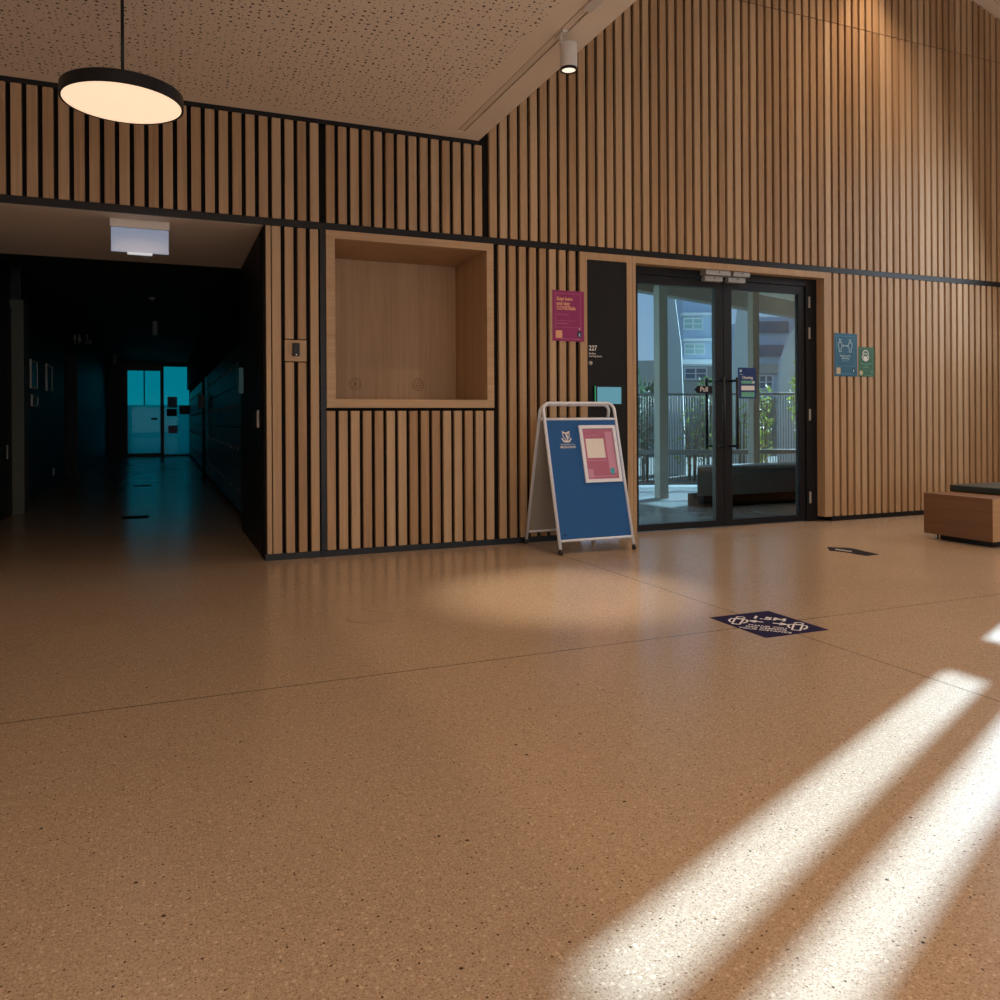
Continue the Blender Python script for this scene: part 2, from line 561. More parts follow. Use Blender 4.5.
w = MB()
Y0, Y1 = .034, .25
w.box(-5, -1.43, Y0, Y1, 0, 3.35)
w.box(-1.43, .67, Y0, Y1, 2.403, 3.35)
w.box(.67, 1.11, Y0, Y1, 0, 3.35)
w.box(1.11, 2.445, Y0, Y1, 0, 1.098)
w.box(1.11, 2.445, Y0, Y1, 2.41, 3.35)
w.box(2.445, 3.222, Y0, Y1, 0, 3.35)
w.box(3.222, 5.97, Y0, Y1, 2.403, 3.35)
w.box(5.97, 8.6, Y0, Y1, 0, 3.35)
w.box(2.3, 8.6, Y0, Y1, 3.35, 6.5)
struct(w, 'wall_back', 'black')

HZ = lambda x: 6.22-.299*abs(x-5.29)      # underside of the high gabled ceiling

def slats(name, x_first, n, z0, z1, pitch=.09, width=.0625, split=None):
    mb = MB()
    for k in range(n):
        x = x_first+k*pitch
        top = max(z1(x), z1(x+width))+.02 if callable(z1) else z1
        segs = [(z0, top)]
        if split and top > split:
            segs = [(z0, split-.003), (split+.003, top)]
        for a, b in segs:
            mb.box(x, x+width, 0, Y0, a, b, tone=random.random()**1.1)
    o = mb.build(name, 'slat')
    o['kind'] = 'structure'
    bv = o.modifiers.new('edge', 'BEVEL')
    bv.width = .0022
    bv.segments = 1
    bv.limit_method = 'ANGLE'
    return o
slats('trim_1', 1.002-.09*50, 51, 2.455, 3.176, width=.0615)
slats('trim_2', 1.118, 14, 2.455, 3.176, pitch=.0899, width=.0615)
slats('trim_3', 2.413, 69, 2.455, HZ, pitch=.0896, width=.0625, split=4.825)
t4 = MB()
for x0, x1, zz in ((.656, .6865, ((.047, 2.40),)), (.6955, .757, ((.047, 2.40),)), (.787, .848, ((.047, 1.428), (1.588, 2.40))),
                   (.8795, .9405, ((.047, 1.428), (1.588, 2.40))), (.9705, 1.031, ((.047, 2.40),))):
    pass
# narrow panel beside the corridor mouth
t4 = MB()
for x0, x1, zz in ((.686, .7195, ((.047, 2.40),)), (.727, .789, ((.047, 2.40),)), (.818, .879, ((.047, 1.424), (1.592, 2.40))),
                   (.909, .967, ((.047, 1.424), (1.592, 2.40))), (.998, 1.057, ((.047, 2.40),))):
    tn = random.random()
    for a, b in zz:
        t4.box(x0, x1, 0, Y0, a, b, tone=tn)
o = t4.build('trim_4', 'slat')
o['kind'] = 'structure'
bv = o.modifiers.new('edge', 'BEVEL')
bv.width = .0022
bv.segments = 1
slats('trim_5', 1.112, 15, .047, 1.071, pitch=.0902, width=.0635)
slats('trim_6', 2.486, 8, .047, 2.40, pitch=.0905, width=.0605)
slats('trim_11', -1.4965-.09*38, 39, .047, 2.40, width=.0615)
slats('trim_7', 5.998, 29, .047, 2.40, pitch=.0899, width=.0625)

# black bands, skirting
struct(MB().box(-5, 8.6, .003, Y0, 2.403, 2.454), 'trim_8', 'blackmetal')
struct(MB().box(-5, 2.322, .003, Y0, 3.177, 3.2114), 'trim_9', 'blackmetal')
struct(MB().box(1.07, 1.108, .002, Y0, .05, 2.403), 'trim_10', 'blackmetal')
struct(MB().box(.674, 1.066, .004, Y0, 0, .046).box(1.07, 3.222, .004, Y0, 0, .046).box(5.97, 8.6, .004, Y0, 0, .046), 'baseboard_back', 'blackmetal')

# ceilings
struct(MB().box(-5, 2.09, -9.5, .036, 3.2114, 3.33).box(2.149, 2.322, -9.5, .036, 3.2114, 3.33).box(2.09, 2.149, -.138, .036, 3.2114, 3.33).box(2.09, 2.149, -9.5, -.138, 3.245, 3.33), 'ceiling', 'perf')
struct(MB().box(2.262, 2.322, -9.5, .022, 3.33, 6.4), 'wall_bulkhead', 'plaster')
hc = MB()
hc.prism(Fr((0, .036, 0), (1, 0, 0), (0, 0, 1)), [(2.2, HZ(2.2)), (5.29, HZ(5.29)), (8.7, HZ(8.7)), (8.7, HZ(8.7)+.12), (5.29, HZ(5.29)+.12), (2.2, HZ(2.2)+.12)], 0, 9.54)
struct(hc, 'ceiling_high', 'perf_high')

# side and rear walls of the hall; tall slot windows let the sun in on the right
struct(MB().box(-5.1, -5, -9.5, .25, 0, 3.3), 'wall_left', 'plaster')
struct(MB().box(-5.1, 8.7, -9.6, -9.5, 0, 6.6), 'wall_front', 'plaster')
WX0, WX1 = 8.6, 8.66
wr = MB()
SL = [(-1.586, -1.420), (-1.303, -1.110)]
ZS = [(.9, 2.80), (3.07, 4.25)]
BW = (-9.2, -5.2)
wr.box(WX0, WX1, -1.110, .25, 0, 5.5)
wr.box(WX0, WX1, -1.420, -1.303, 0, 5.5)
wr.box(WX0, WX1, -9.5, -1.586, 0, 5.5)
for a, b in SL:
    wr.box(WX0, WX1, a, b, 0, .9).box(WX0, WX1, a, b, 2.80, 3.07).box(WX0, WX1, a, b, 4.25, 5.5)
struct(wr, 'wall_right', 'plaster')

# corridor shell
struct(MB().box(.67, 1.1, .25, 1.87, 0, 2.40), 'wall_pier', 'panelblack')
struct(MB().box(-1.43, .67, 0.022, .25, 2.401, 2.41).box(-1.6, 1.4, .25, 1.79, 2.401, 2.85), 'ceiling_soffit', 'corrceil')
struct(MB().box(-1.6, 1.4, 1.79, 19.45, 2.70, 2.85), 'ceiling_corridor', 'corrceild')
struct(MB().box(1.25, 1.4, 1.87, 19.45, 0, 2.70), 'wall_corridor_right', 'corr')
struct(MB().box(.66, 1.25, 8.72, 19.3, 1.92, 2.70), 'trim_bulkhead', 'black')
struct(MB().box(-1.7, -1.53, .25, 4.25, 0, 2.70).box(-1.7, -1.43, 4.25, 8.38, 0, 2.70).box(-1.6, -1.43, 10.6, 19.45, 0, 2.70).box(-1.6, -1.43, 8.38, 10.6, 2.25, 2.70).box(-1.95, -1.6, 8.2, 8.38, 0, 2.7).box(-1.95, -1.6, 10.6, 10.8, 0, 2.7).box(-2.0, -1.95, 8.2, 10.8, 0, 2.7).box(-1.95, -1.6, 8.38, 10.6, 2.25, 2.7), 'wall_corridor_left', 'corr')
struct(MB().box(-1.43, -1.415, 4.6, 8.38, 0, .09).box(-1.43, -1.415, 10.6, 19.3, 0, .09), 'baseboard_corridor', 'corrgrey')
struct(MB().box(-1.43, -.93, 19.3, 19.45, 0, 2.70).box(.74, 1.25, 19.3, 19.45, 0, 2.70).box(-.93, .74, 19.3, 19.45, 2.64, 2.70), 'wall_corridor_end', 'corr')

# ------------------------------------------------------------------ doors and windows
# double glass entry doors
d1 = empty('door_1', (4.82, .12, 0))
d1['kind'] = 'structure'
d1['label'] = 'charcoal framed double glass doors in a timber surround, signed Pull'
d1['category'] = 'door'
m = MB()
m.box(3.734, 3.765, 0, .25, 0, 2.343)
m.box(5.878, 5.968, 0, .25, .046, 2.343)
m.box(3.734, 5.968, 0, .25, 2.343, 2.401)
m.build('timber_surround', 'oak', d1)
m = MB()
m.box(3.765, 3.80, .10, .20, 0, 2.343)
m.box(5.745, 5.878, .10, .20, 0, 2.343)
m.box(3.80, 5.745, .10, .20, 2.275, 2.343)
m.build('frame', 'frame', d1)
for (a, b, g0, g1, hx) in ((3.803, 4.774, 3.857, 4.685, 4.70), (4.780, 5.743, 4.872, 5.668, 4.852)):
    m = MB()
    m.box(a, g0, .115, .165, .008, 2.27).box(g1, b, .115, .165, .008, 2.27)
    m.box(g0, g1, .115, .165, .008, .064).box(g0, g1, .115, .165, 2.196, 2.27)
    lf = m.build('door_leaf', 'frame', d1)
    MB().box(g0-.004, g1+.004, .132, .140, .06, 2.20).build('glass_pane', 'glass', lf)
    for sgn, yb in ((-1, .115), (1, .165)):
        h = MB()
        yo = yb+sgn*.10
        h.tube([(hx, yo, .715), (hx, yo, 1.375)], .013)
        for z in (.745, 1.345):
            h.tube([(hx, yb, z), (hx, yo, z)], .011)
        h.build('pull_handle', 'blackmetal', lf)
for z in (.23, 1.03, 1.82, 2.118):
    MB().box(5.772, 5.79, .088, .10, z-.055, z+.055).build('hinge', 'steel', d1)
for x0, x1, z0, z1, y0 in ((4.512, 4.785, 2.297, 2.342, .015), (4.530, 4.727, 2.247, 2.294, .055), (4.818, 5.005, 2.299, 2.342, .015), (4.790, 4.985, 2.249, 2.296, .055)):
    mm = MB().box(x0, x1, y0, .112, z0, z1, bevel=.003).build('magnetic_lock', 'steel', d1)
    MB().disc(Fr((0, y0, 0), (1, 0, 0), (0, 0, 1)), (x0+x1)/2+.01, (z0+z1)/2+.006, .007, 0, .001).build('screw', 'black', mm)

# room panel left of the doors
rp = thing('room_sign_panel', 'tall black panel in a timber frame reading 227 left of the glass doors', 'sign', (3.48, .02, .046))
MB().box(3.222, 3.289, 0, .06, .046, 2.401).box(3.676, 3.731, 0, .06, .046, 2.401).box(3.289, 3.676, 0, .06, 2.341, 2.401).build('timber_frame', 'oak', rp)
MB().box(3.289, 3.676, .004, .06, .046, 2.341).build('panel', 'panelblack', rp)
PF = Fr((.006, .004, 0), (1, 0, 0), (0, 0, 1))
text('room_number', '227', 'lettering', rp, PF, 3.298, 1.578, .060, bold=.0014, sx=.86)
text('room_name', 'Student', 'lettering', rp, PF, 3.298, 1.546, .021, bold=.0005)
text('room_name', 'Learning Space', 'lettering', rp, PF, 3.298, 1.524, .021, bold=.0003)
MB().lathe((0, 0, 0), [(.0, .016), (.010, .014), (.017, .008), (.019, 0), (0, 0)], 20).build('round_button', 'steel', rp, True)
bo = [q for q in rp.children if q.name.startswith('round_button')][0]
for v in bo.data.vertices:
    x, y, z = v.co
    v.co = (3.318+x, .004-z, 1.47+y)

tb = thing('booking_tablet', 'small blue booking screen on the black panel above the folding sign', 'screen', (3.48, .0, 1.12))
MB().box(3.345, 3.615, -.022, .0035, 1.113, 1.282, bevel=.003).build('casing', 'blackmetal', tb)
MB().box(3.368, 3.600, -.0245, -.022, 1.128, 1.270).build('display', 'screen', tb)
MB().box(3.345, 3.352, -.026, -.020, 1.118, 1.278).build('edge_light', 'screenedge', tb)

# corridor doors: dark leaf on the left, glazed pair at the far end
d2 = empty('door_2', (-1.53, 3.2, 0))
d2['kind'] = 'structure'
MB().box(-1.53, -1.515, 2.55, 4.20, .01, 2.25).build('door_leaf', 'corr', d2)
MB().box(-1.53, -1.40, 4.20, 4.55, 0, 2.34).build('frame', 'corrgrey', d2)
MB().box(-1.516, -1.508, 3.88, 3.93, .62, .76).build('lock_plate', 'steel', d2)

d3 = empty('door_3', (-.1, 19.3, 0))
d3['kind'] = 'structure'
d3['label'] = 'glowing teal glass door and sidelight at the far end of the dark corridor'
d3['category'] = 'door'
MB().box(-.97, -.915, 19.24, 19.34, 0, 2.64).box(-.06, .035, 19.24, 19.34, 0, 2.64).box(.715, .76, 19.24, 19.34, 0, 2.64).box(-.915, -.06, 19.24, 19.34, 2.46, 2.64)\
    .box(.035, .715, 19.24, 19.34, 2.59, 2.64).box(-.915, -.06, 19.24, 19.34, 0, .10).box(.035, .715, 19.24, 19.34, 0, .05).build('frame', 'blackmetal', d3)
MB().box(-.915, -.06, 19.28, 19.29, .10, 2.46).build('glass_pane', 'glassteal', d3)
MB().box(.035, .715, 19.28, 19.29, .05, 2.59).build('glass_pane', 'glassteal', d3)
MB().box(-.915, -.06, 19.3, 19.304, .10, 1.48).build('frosted_film', 'frost', d3)
MB().box(.035, .715, 19.3, 19.304, .05, 1.48).build('frosted_film', 'frost', d3)
MB().box(-.50, -.465, 19.305, 19.33, 1.48, 2.46).build('mullion', 'blackmetal', d3)
MB().box(-.30, -.14, 19.20, 19.24, 1.05, 1.11).build('lock_box', 'blackmetal', d3)
WC = Fr((0, 19.27, 0), (1, 0, 0), (0, 0, 1))
def far_poster(nm_, x0, x1, z0, z1, mt, label, cat='notice'):
    o = MB().box(x0, x1, 19.262, 19.275, z0, z1).build(nm_, mt)
    return tag(o, label, cat)
far_poster('door_notice', .11, .38, 1.16, 1.37, 'black', 'black landscape notice on the far corridor glass, the smaller of two')
far_poster('door_notice', .45, .73, 1.21, 1.47, 'frame', 'dark notice on the far corridor glass next to the right frame')
far_poster('door_poster', .15, .40, .66, .88, 'pinklight', 'small pinkish poster low on the far corridor sidelight')
far_poster('door_poster', .13, .39, 1.40, 1.72, 'skyprint', 'pale poster on the far corridor sidelight above the black notices')

# ------------------------------------------------------------------ display niche
nc = thing('display_niche', 'empty oak lined display recess set into the slatted wall', 'niche', (1.78, 0, 1.095))
XA, XB, ZA, ZB, ND = 1.178, 2.383, 1.158, 2.344, .74
MB().box(1.113, XA, -.004, .05, 1.095, 2.402).box(XB, 2.441, -.004, .05, 1.095, 2.402).box(XA, XB, -.004, .05, 1.095, ZA).box(XA, XB, -.004, .05, ZB, 2.402).build('frame', 'oak_h', nc)
MB().box(XA-.02, XA, .05, ND, ZA-.02, ZB+.02).box(XB, XB+.02, .05, ND, ZA-.02, ZB+.02).box(XA, XB, .05, ND, ZB, ZB+.02).box(XA, XB, .05, ND, ZA-.02, ZA).build('lining', 'oak', nc)
MB().box(XA-.02, XB+.02, ND, ND+.02, ZA-.02, ZB+.02).build('back_panel', 'oak', nc)
NB = Fr((0, ND, 0), (1, 0, 0), (0, 0, 1))
for gx, sym in ((1.489, 0), (2.035, 1)):
    g = MB()
    g.ring(NB, gx, 1.306, .052, .004, 0, .0025).ring(NB, gx, 1.306, .034, .003, 0, .002)
    if sym:
        for k in range(3):
            g.disc(NB, gx+.014*math.cos(PI/2+k*2.094), 1.306+.014*math.sin(PI/2+k*2.094), .006, 0, .002, 10)
    else:
        g.rect(NB, gx-.006, gx+.006, 1.292, 1.32, 0, .002)
    g.build('cable_grommet', 'bench_wood', nc)

# card reader on its timber plate
cr_ = thing('card_reader', 'black card reader on a timber plate between slats beside the corridor', 'card reader', (.89, 0, 1.508))
MB().box(.815, .969, 0, Y0, 1.431, 1.585, bevel=.002).build('mounting_plate', 'oak', cr_)
b1 = MB().box(.866, .917, -.022, 0, 1.468, 1.563, bevel=.006).build('reader', 'blackmetal', cr_)
MB().box(.889, .897, -.0235, -.022, 1.474, 1.480).build('indicator', 'exitstrip', b1)

# ------------------------------------------------------------------ posters on the slats
pp = thing('wall_poster', 'magenta poster with peach heading on slats left of the black panel', 'poster', (3.11, 0, 1.647))
PW = Fr((0, -.002, 0), (1, 0, 0), (0, 0, 1))
MB().rect(PW, 2.963, 3.259, 1.647, 2.066, -.0015, 0).build('sheet', 'magenta', pp)
m = MB()
m.outline(PW, 2.988, 3.224, 1.76, 2.042, .003, 0, .0008)
m.rect(PW, 3.0, 3.17, 1.815, 1.818, 0, .0008).rect(PW, 3.0, 3.1, 1.79, 1.796, 0, .0008)
m.rect(PW, 3.05, 3.12, 1.664, 1.669, 0, .0008).rect(PW, 3.14, 3.22, 1.664, 1.669, 0, .0008)
m.build('printed_lines', 'magentaline', pp)
for k, s_ in enumerate(('Scan here', 'and stay', 'COVIDSafe')):
    text('heading', s_, 'peach', pp, PW, 3.002, 1.984-.0385*k, .042, bold=.0016, w=.0008, sx=.88)
text('subheading', 'Thank you', 'magentaline', pp, PW, 3.002, 1.862, .026, w=.0008)
m = MB().rect(PW, 2.992, 3.052, 1.672, 1.735, 0, .0008)
m.build('square_print', 'peach', pp)
m = MB().prism(PW, [(3.192, 1.725), (3.192, 1.695), (3.212, 1.676), (3.232, 1.695), (3.232, 1.725), (3.212, 1.736)], 0, .0008)
sh = m.build('shield_print', 'navy', pp)
MB().rect(PW, 3.207, 3.219, 1.69, 1.716, .0008, .0014).build('shield_mark', 'skyprint', sh)
MB().disc(PW, 3.214, 1.752, .006, .0008, .0014, 10).build('dot_print', 'paper', pp)

bp_ = thing('wall_poster', 'blue poster with two people icons, on slats right of the doors', 'poster', (6.15, 0, 1.402))
MB().rect(PW, 6.0, 6.296, 1.402, 1.821, -.0015, 0).build('sheet', 'teal', bp_)
m = MB().outline(PW, 6.027, 6.257, 1.50, 1.795, .004, 0, .0008)
m.rect(PW, 6.09, 6.19, 1.556, 1.562, 0, .0008).rect(PW, 6.10, 6.18, 1.545, 1.550, 0, .0008).rect(PW, 6.09, 6.25, 1.424, 1.430, 0, .0008)
m.build('printed_lines', 'tealline', bp_)
m = MB()
for cx in (6.075, 6.205):
    m.ring(PW, cx, 1.752, .014, .005, 0, .0008, 14)
    m.stroke(PW, [(cx-.02, 1.73), (cx-.024, 1.69), (cx-.012, 1.675), (cx-.012, 1.64), (cx+.012, 1.64), (cx+.012, 1.675), (cx+.024, 1.69), (cx+.02, 1.73), (cx-.02, 1.73)], .006, 0, .0008)
m.stroke(PW, [(6.112, 1.70), (6.168, 1.70)], .006, 0, .0008)
m.prism(PW, [(6.104, 1.70), (6.12, 1.688), (6.12, 1.712)], 0, .0008).prism(PW, [(6.176, 1.70), (6.16, 1.712), (6.16, 1.688)], 0, .0008)
m.build('people_icons', 'skyprint', bp_)
text('heading', 'Thank you for', 'skyprint', bp_, PW, 6.14, 1.594, .024, align='CENTER', bold=.0006, w=.0008)
text('heading', 'distancing', 'skyprint', bp_, PW, 6.14, 1.572, .024, align='CENTER', bold=.0006, w=.0008)
MB().rect(PW, 6.027, 6.078, 1.425, 1.487, 0, .0008).build('square_print', 'sand', bp_)
sh = MB().prism(PW, [(6.228, 1.48), (6.228, 1.45), (6.246, 1.436), (6.264, 1.45), (6.264, 1.48), (6.246, 1.49)], 0, .0008).build('shield_print', 'navy', bp_)
MB().rect(PW, 6.240, 6.251, 1.448, 1.474, .0008, .0014).build('shield_mark', 'skyprint', sh)

gp = thing('wall_poster', 'green poster with a round white icon, on slats beside the blue poster', 'poster', (6.41, 0, 1.403))
MB().rect(PW, 6.310, 6.519, 1.403, 1.695, -.0015, 0).build('sheet', 'green', gp)
m = MB().outline(PW, 6.326, 6.500, 1.465, 1.680, .003, 0, .0008)
m.rect(PW, 6.37, 6.45, 1.488, 1.500, 0, .0008).rect(PW, 6.375, 6.49, 1.414, 1.419, 0, .0008)
m.build('printed_lines', 'greenline', gp)
m = MB().ring(PW, 6.405, 1.628, .040, .010, 0, .0008, 24).disc(PW, 6.405, 1.580, .026, 0, .0010, 20).stroke(PW, [(6.385, 1.625), (6.40, 1.635), (6.42, 1.622)], .008, 0, .0008)
m.ring(PW, 6.405, 1.60, .046, .008, 0, .0008, 20, PI*.95, PI*2.05)
m.build('round_icon', 'paper', gp)
text('heading', 'Wash your hands', 'mint', gp, PW, 6.408, 1.524, .020, align='CENTER', bold=.0005, w=.0008)
text('heading', 'well', 'mint', gp, PW, 6.408, 1.506, .020, align='CENTER', bold=.0005, w=.0008)
MB().disc(PW, 6.345, 1.44, .024, 0, .0008, 14).build('round_print', 'sand', gp)
MB().disc(PW, 6.487, 1.448, .009, 0, .0008, 10).build('dot_print', 'mint', gp)

# signs on the glass doors
GF = Fr((0, .131, 0), (1, 0, 0), (0, 0, 1))
pl = thing('pull_sign', 'black arrow tag reading Pull on the left glass leaf', 'sign', (4.54, .14, 1.232))
MB().prism(GF, [(4.462, 1.264), (4.500, 1.232), (4.660, 1.232), (4.660, 1.298), (4.500, 1.298)], 0, .002).build('plate', 'blackmetal', pl)
text('wording', 'Pull', 'lettering', pl, GF, 4.524, 1.247, .062, bold=.001, w=.0023)
GN = Fr((.022, .131, 0), (1, 0, 0), (0, 0, 1))
bn = thing('door_notice', 'blue notice with green and white bars on the right glass leaf', 'notice', (5.03, .14, 1.185))
MB().rect(GN, 4.932, 5.140, 1.185, 1.474, 0, .002).build('sheet', 'deepblue', bn)
MB().prism(GN, [(4.950, 1.455), (4.950, 1.437), (4.962, 1.428), (4.974, 1.437), (4.974, 1.455)], .002, .0026).rect(GN, 4.950, 4.985, 1.408, 1.413, .002, .0026).build('crest_print', 'skyprint', bn)
text('heading', 'Cleaning', 'paper', bn, GN, 5.04, 1.370, .036, align='CENTER', bold=.0005, w=.0023)
MB().rect(GN, 4.968, 5.122, 1.325, 1.352, .002, .0026).build('green_bar', 'mint', bn)
MB().rect(GN, 4.968, 5.122, 1.20, 1.245, .002, .0026).build('green_bar', 'mint', bn)
MB().rect(GN, 4.968, 5.122, 1.262, 1.305, .002, .0026).prism(GN, [(5.100, 1.352), (5.130, 1.338), (5.100, 1.322)], .0026, .003).build('white_bar', 'paper', bn)

# ------------------------------------------------------------------ A-frame sign
af = thing('folding_sign', 'blue A-frame pavement sign with white tube frame in front of the doors', 'sign', (3.01, -.34, 0))
K = .305/1.135
FA = Fr((0, -.662, 0), (1, 0, 0), (0, K, 1))
FB = Fr((0, -.035, 0), (1, 0, 0), (0, -.29/1.135, 1))
def loop(fr, x0, x1, top, r=.06, foot=.03):
    pts = [fr(x0, foot)]
    pts.append(fr(x0, top-r))
    for k in range(1, 7):
        a = PI-k*PI/12
        pts.append(fr(x0+r+r*math.cos(a), top-r+r*math.sin(a)))
    for k in range(0, 7):
        a = PI/2-k*PI/12
        pts.append(fr(x1-r+r*math.cos(a), top-r+r*math.sin(a)))
    pts.append(fr(x1, foot))
    return pts
for fr, nm_, bmat in ((FA, 'front_frame', 'blue'), (FB, 'back_frame', 'boardback')):
    x0, x1 = (2.695, 3.322)
    if fr is FB:
        x0, x1 = 2.698, 3.31
    f = MB().tube(loop(fr, x0, x1, 1.165 if fr is FA else 1.150), .0125, 10)
    f.tube([fr(x0, 1.035), fr(x1, 1.035)], .0105, 8).tube([fr(x0, .103), fr(x1, .103)], .0105, 8)
    fo = f.build(nm_, 'white', af, False)
    for x in (x0, x1):
        MB().tube([fr(x, .004), fr(x, .04)], .0165, 12).build('rubber_foot', 'rubber', fo)
    bw = .0 if fr is FA else -.003
    MB().rect(fr, x0+.008, x1-.008, .108, 1.03, -.002, .003).build('front_board' if fr is FA else 'back_board', bmat, af)
MB().tube([(2.715, -.335, 1.0), (2.69, -.335, 1.0)], .014, 10).build('hinge_pin', 'white', af)
MB().tube([(3.30, -.335, 1.0), (3.325, -.335, 1.0)], .014, 10).build('hinge_pin', 'white', af)
pfm = MB().outline(FA, 2.974, 3.297, .530, .982, .026, .003, .018).build('poster_frame', 'white', af)
MB().rect(FA, 3.0, 3.271, .556, .956, .003, .006).build('poster', 'pink', pfm)
MB().outline(FA, 3.004, 3.267, .575, .950, .006, .006, .0068).rect(FA, 3.20, 3.262, .60, .93, .006, .0068).rect(FA, 3.02, 3.19, .70, .705, .006, .0068).build('printed_lines', 'pinklight', pfm)
MB().rect(FA, 3.022, 3.181, .723, .876, .0068, .0076).build('blank_white_square', 'paper', pfm)
MB().rect(FA, 3.008, 3.055, .567, .636, .0068, .0076).build('square_print', 'pinklight', pfm)
MB().prism(FA, [(3.206, .64), (3.206, .605), (3.225, .585), (3.244, .605), (3.244, .64)], .0068, .0076).build('shield_print', 'cyanprint', pfm)
text('heading', 'Scan here', 'pinklight', pfm, FA, 3.025, .892, .03, w=.0071)
m = MB()
cx, cy = 2.861, .90
m.stroke(FA, [(cx-.028, cy+.03), (cx-.026, cy-.005), (cx, cy-.035), (cx+.026, cy-.005), (cx+.028, cy+.03)], .006, .003, .0042)
m.prism(FA, [(cx-.034, cy+.042), (cx-.03, cy+.026), (cx, cy+.016), (cx+.03, cy+.026), (cx+.034, cy+.042), (cx, cy+.028)], .003, .0042)
m.prism(FA, [(cx-.006, cy+.02), (cx+.008, cy+.02), (cx+.018, cy-.012), (cx+.006, cy-.026), (cx-.002, cy-.005)], .003, .0042)
m.prism(FA, [(cx-.046, cy-.018), (cx-.036, cy-.014), (cx-.02, cy-.034), (cx, cy-.036), (cx+.02, cy-.034), (cx+.036, cy-.014), (cx+.046, cy-.018), (cx+.026, cy-.048), (cx, cy-.05), (cx-.026, cy-.048)], .003, .0042)
m.build('crest', 'lettering', af)
text('wording', 'THE UNIVERSITY OF', 'lettering', af, FA, 2.864, .829, .0155, align='CENTER', w=.0034, sx=.9)
text('wording', 'MELBOURNE', 'lettering', af, FA, 2.866, .806, .0245, align='CENTER', w=.0034, bold=.0004, sx=.95)
MB().disc(FA, 2.745, .145, .010, .003, .004, 12).build('board_clip', 'navy', af)

# ------------------------------------------------------------------ floor stickers
st = thing('floor_sticker', 'dark purple diamond sticker reading 1.5M on the floor', 'sticker', (2.709, -2.838, .001))
SF = Fr((2.709, -2.838, .0012), (.66, -.75, 0), (.75, .66, 0))
MB().prism(Fr((0, 0, 0), (1, 0, 0), (0, 1, 0)), [(2.526, -3.038), (2.892, -3.046), (2.892, -2.632), (2.526, -2.627)], 0, .0012).build('sheet', 'decal', st)
text('wording', '1.5M', 'decalwhite', st, SF, -.008, .078, .076, align='CENTER', bold=.002, w=.0004, sx=1.1)
for k, (s_, sz) in enumerate((('THANK YOU', .031), ('FOR KEEPING', .031), ('YOUR DISTANCE', .031))):
    text('wording', s_, 'decalwhite', st, SF, .006, -.072-.036*k, sz, align='CENTER', bold=.0003, w=.0004)
for sg in (-1, 1):
    m = MB()
    m.rect(SF, min(sg*.022, sg*.065), max(sg*.022, sg*.065), .012, .024, 0, .0006)
    m.prism(SF, [(sg*.094, .018), (sg*.055, .046), (sg*.055, -.010)][::sg], 0, .0006)
    m.build('arrow', 'decalwhite', st)
for cx in (-.138, .138):
    m = MB()
    m.ring(SF, cx, .062, .024, .007, 0, .0006, 18)
    m.stroke(SF, [(cx-.020, .034), (cx+.020, .034)], .008, 0, .0006)
    m.stroke(SF, [(cx-.020, .034), (cx-.018, -.074), (cx+.018, -.074), (cx+.020, .034)], .009, 0, .0006)
    for sg in (-1, 1):
        m.stroke(SF, [(cx+sg*.020, .036), (cx+sg*.040, .024), (cx+sg*.043, -.012), (cx+sg*.030, -.044)], .009, 0, .0006)
    m.build('person_icon', 'decalwhite', st)
s2 = thing('floor_sticker', 'dark arrow shaped sticker on the floor between doors and bench', 'sticker', (4.74, -1.37, .001))
FF = Fr((0, 0, 0), (1, 0, 0), (0, 1, 0))
MB().prism(FF, [(4.620, -1.315), (4.735, -1.172), (4.862, -1.285), (4.820, -1.589), (4.684, -1.600), (4.668, -1.40)], 0, .0012).build('sheet', 'decalblack', s2)
MB().prism(FF, [(4.690, -1.30), (4.735, -1.26), (4.755, -1.40), (4.715, -1.43)], .0012, .0018).build('printing', 'boardback', s2)

fo_ = thing('floor_outlet', 'faint round floor outlet lid flush with the terrazzo left of the light pool', 'outlet', (.967, -1.915, .001))
MB().disc(FF, .967, -1.915, .112, 0, .0012, 40).build('lid', 'outletlid', fo_)
MB().ring(FF, .967, -1.915, .120, .008, 0, .0016, 40).build('rim', 'outletrim', fo_)

# ------------------------------------------------------------------ bench
be = thing('bench', 'low timber box bench with dark cushion by the slatted wall', 'bench', (7.1, -1.46, 0))
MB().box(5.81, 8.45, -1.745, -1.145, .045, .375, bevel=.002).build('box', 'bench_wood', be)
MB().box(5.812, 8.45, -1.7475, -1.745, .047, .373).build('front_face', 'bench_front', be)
MB().box(5.87, 8.40, -1.70, -1.25, 0, .045).build('plinth', 'blackmetal', be)
MB().box(6.115, 8.45, -1.735, -1.14, .375, .432, bevel=.012).build('cushion', 'cushion', be)
MB().box(5.85, 5.868, -1.235, -1.21, 0, .045).build('foot', 'chrome', be)

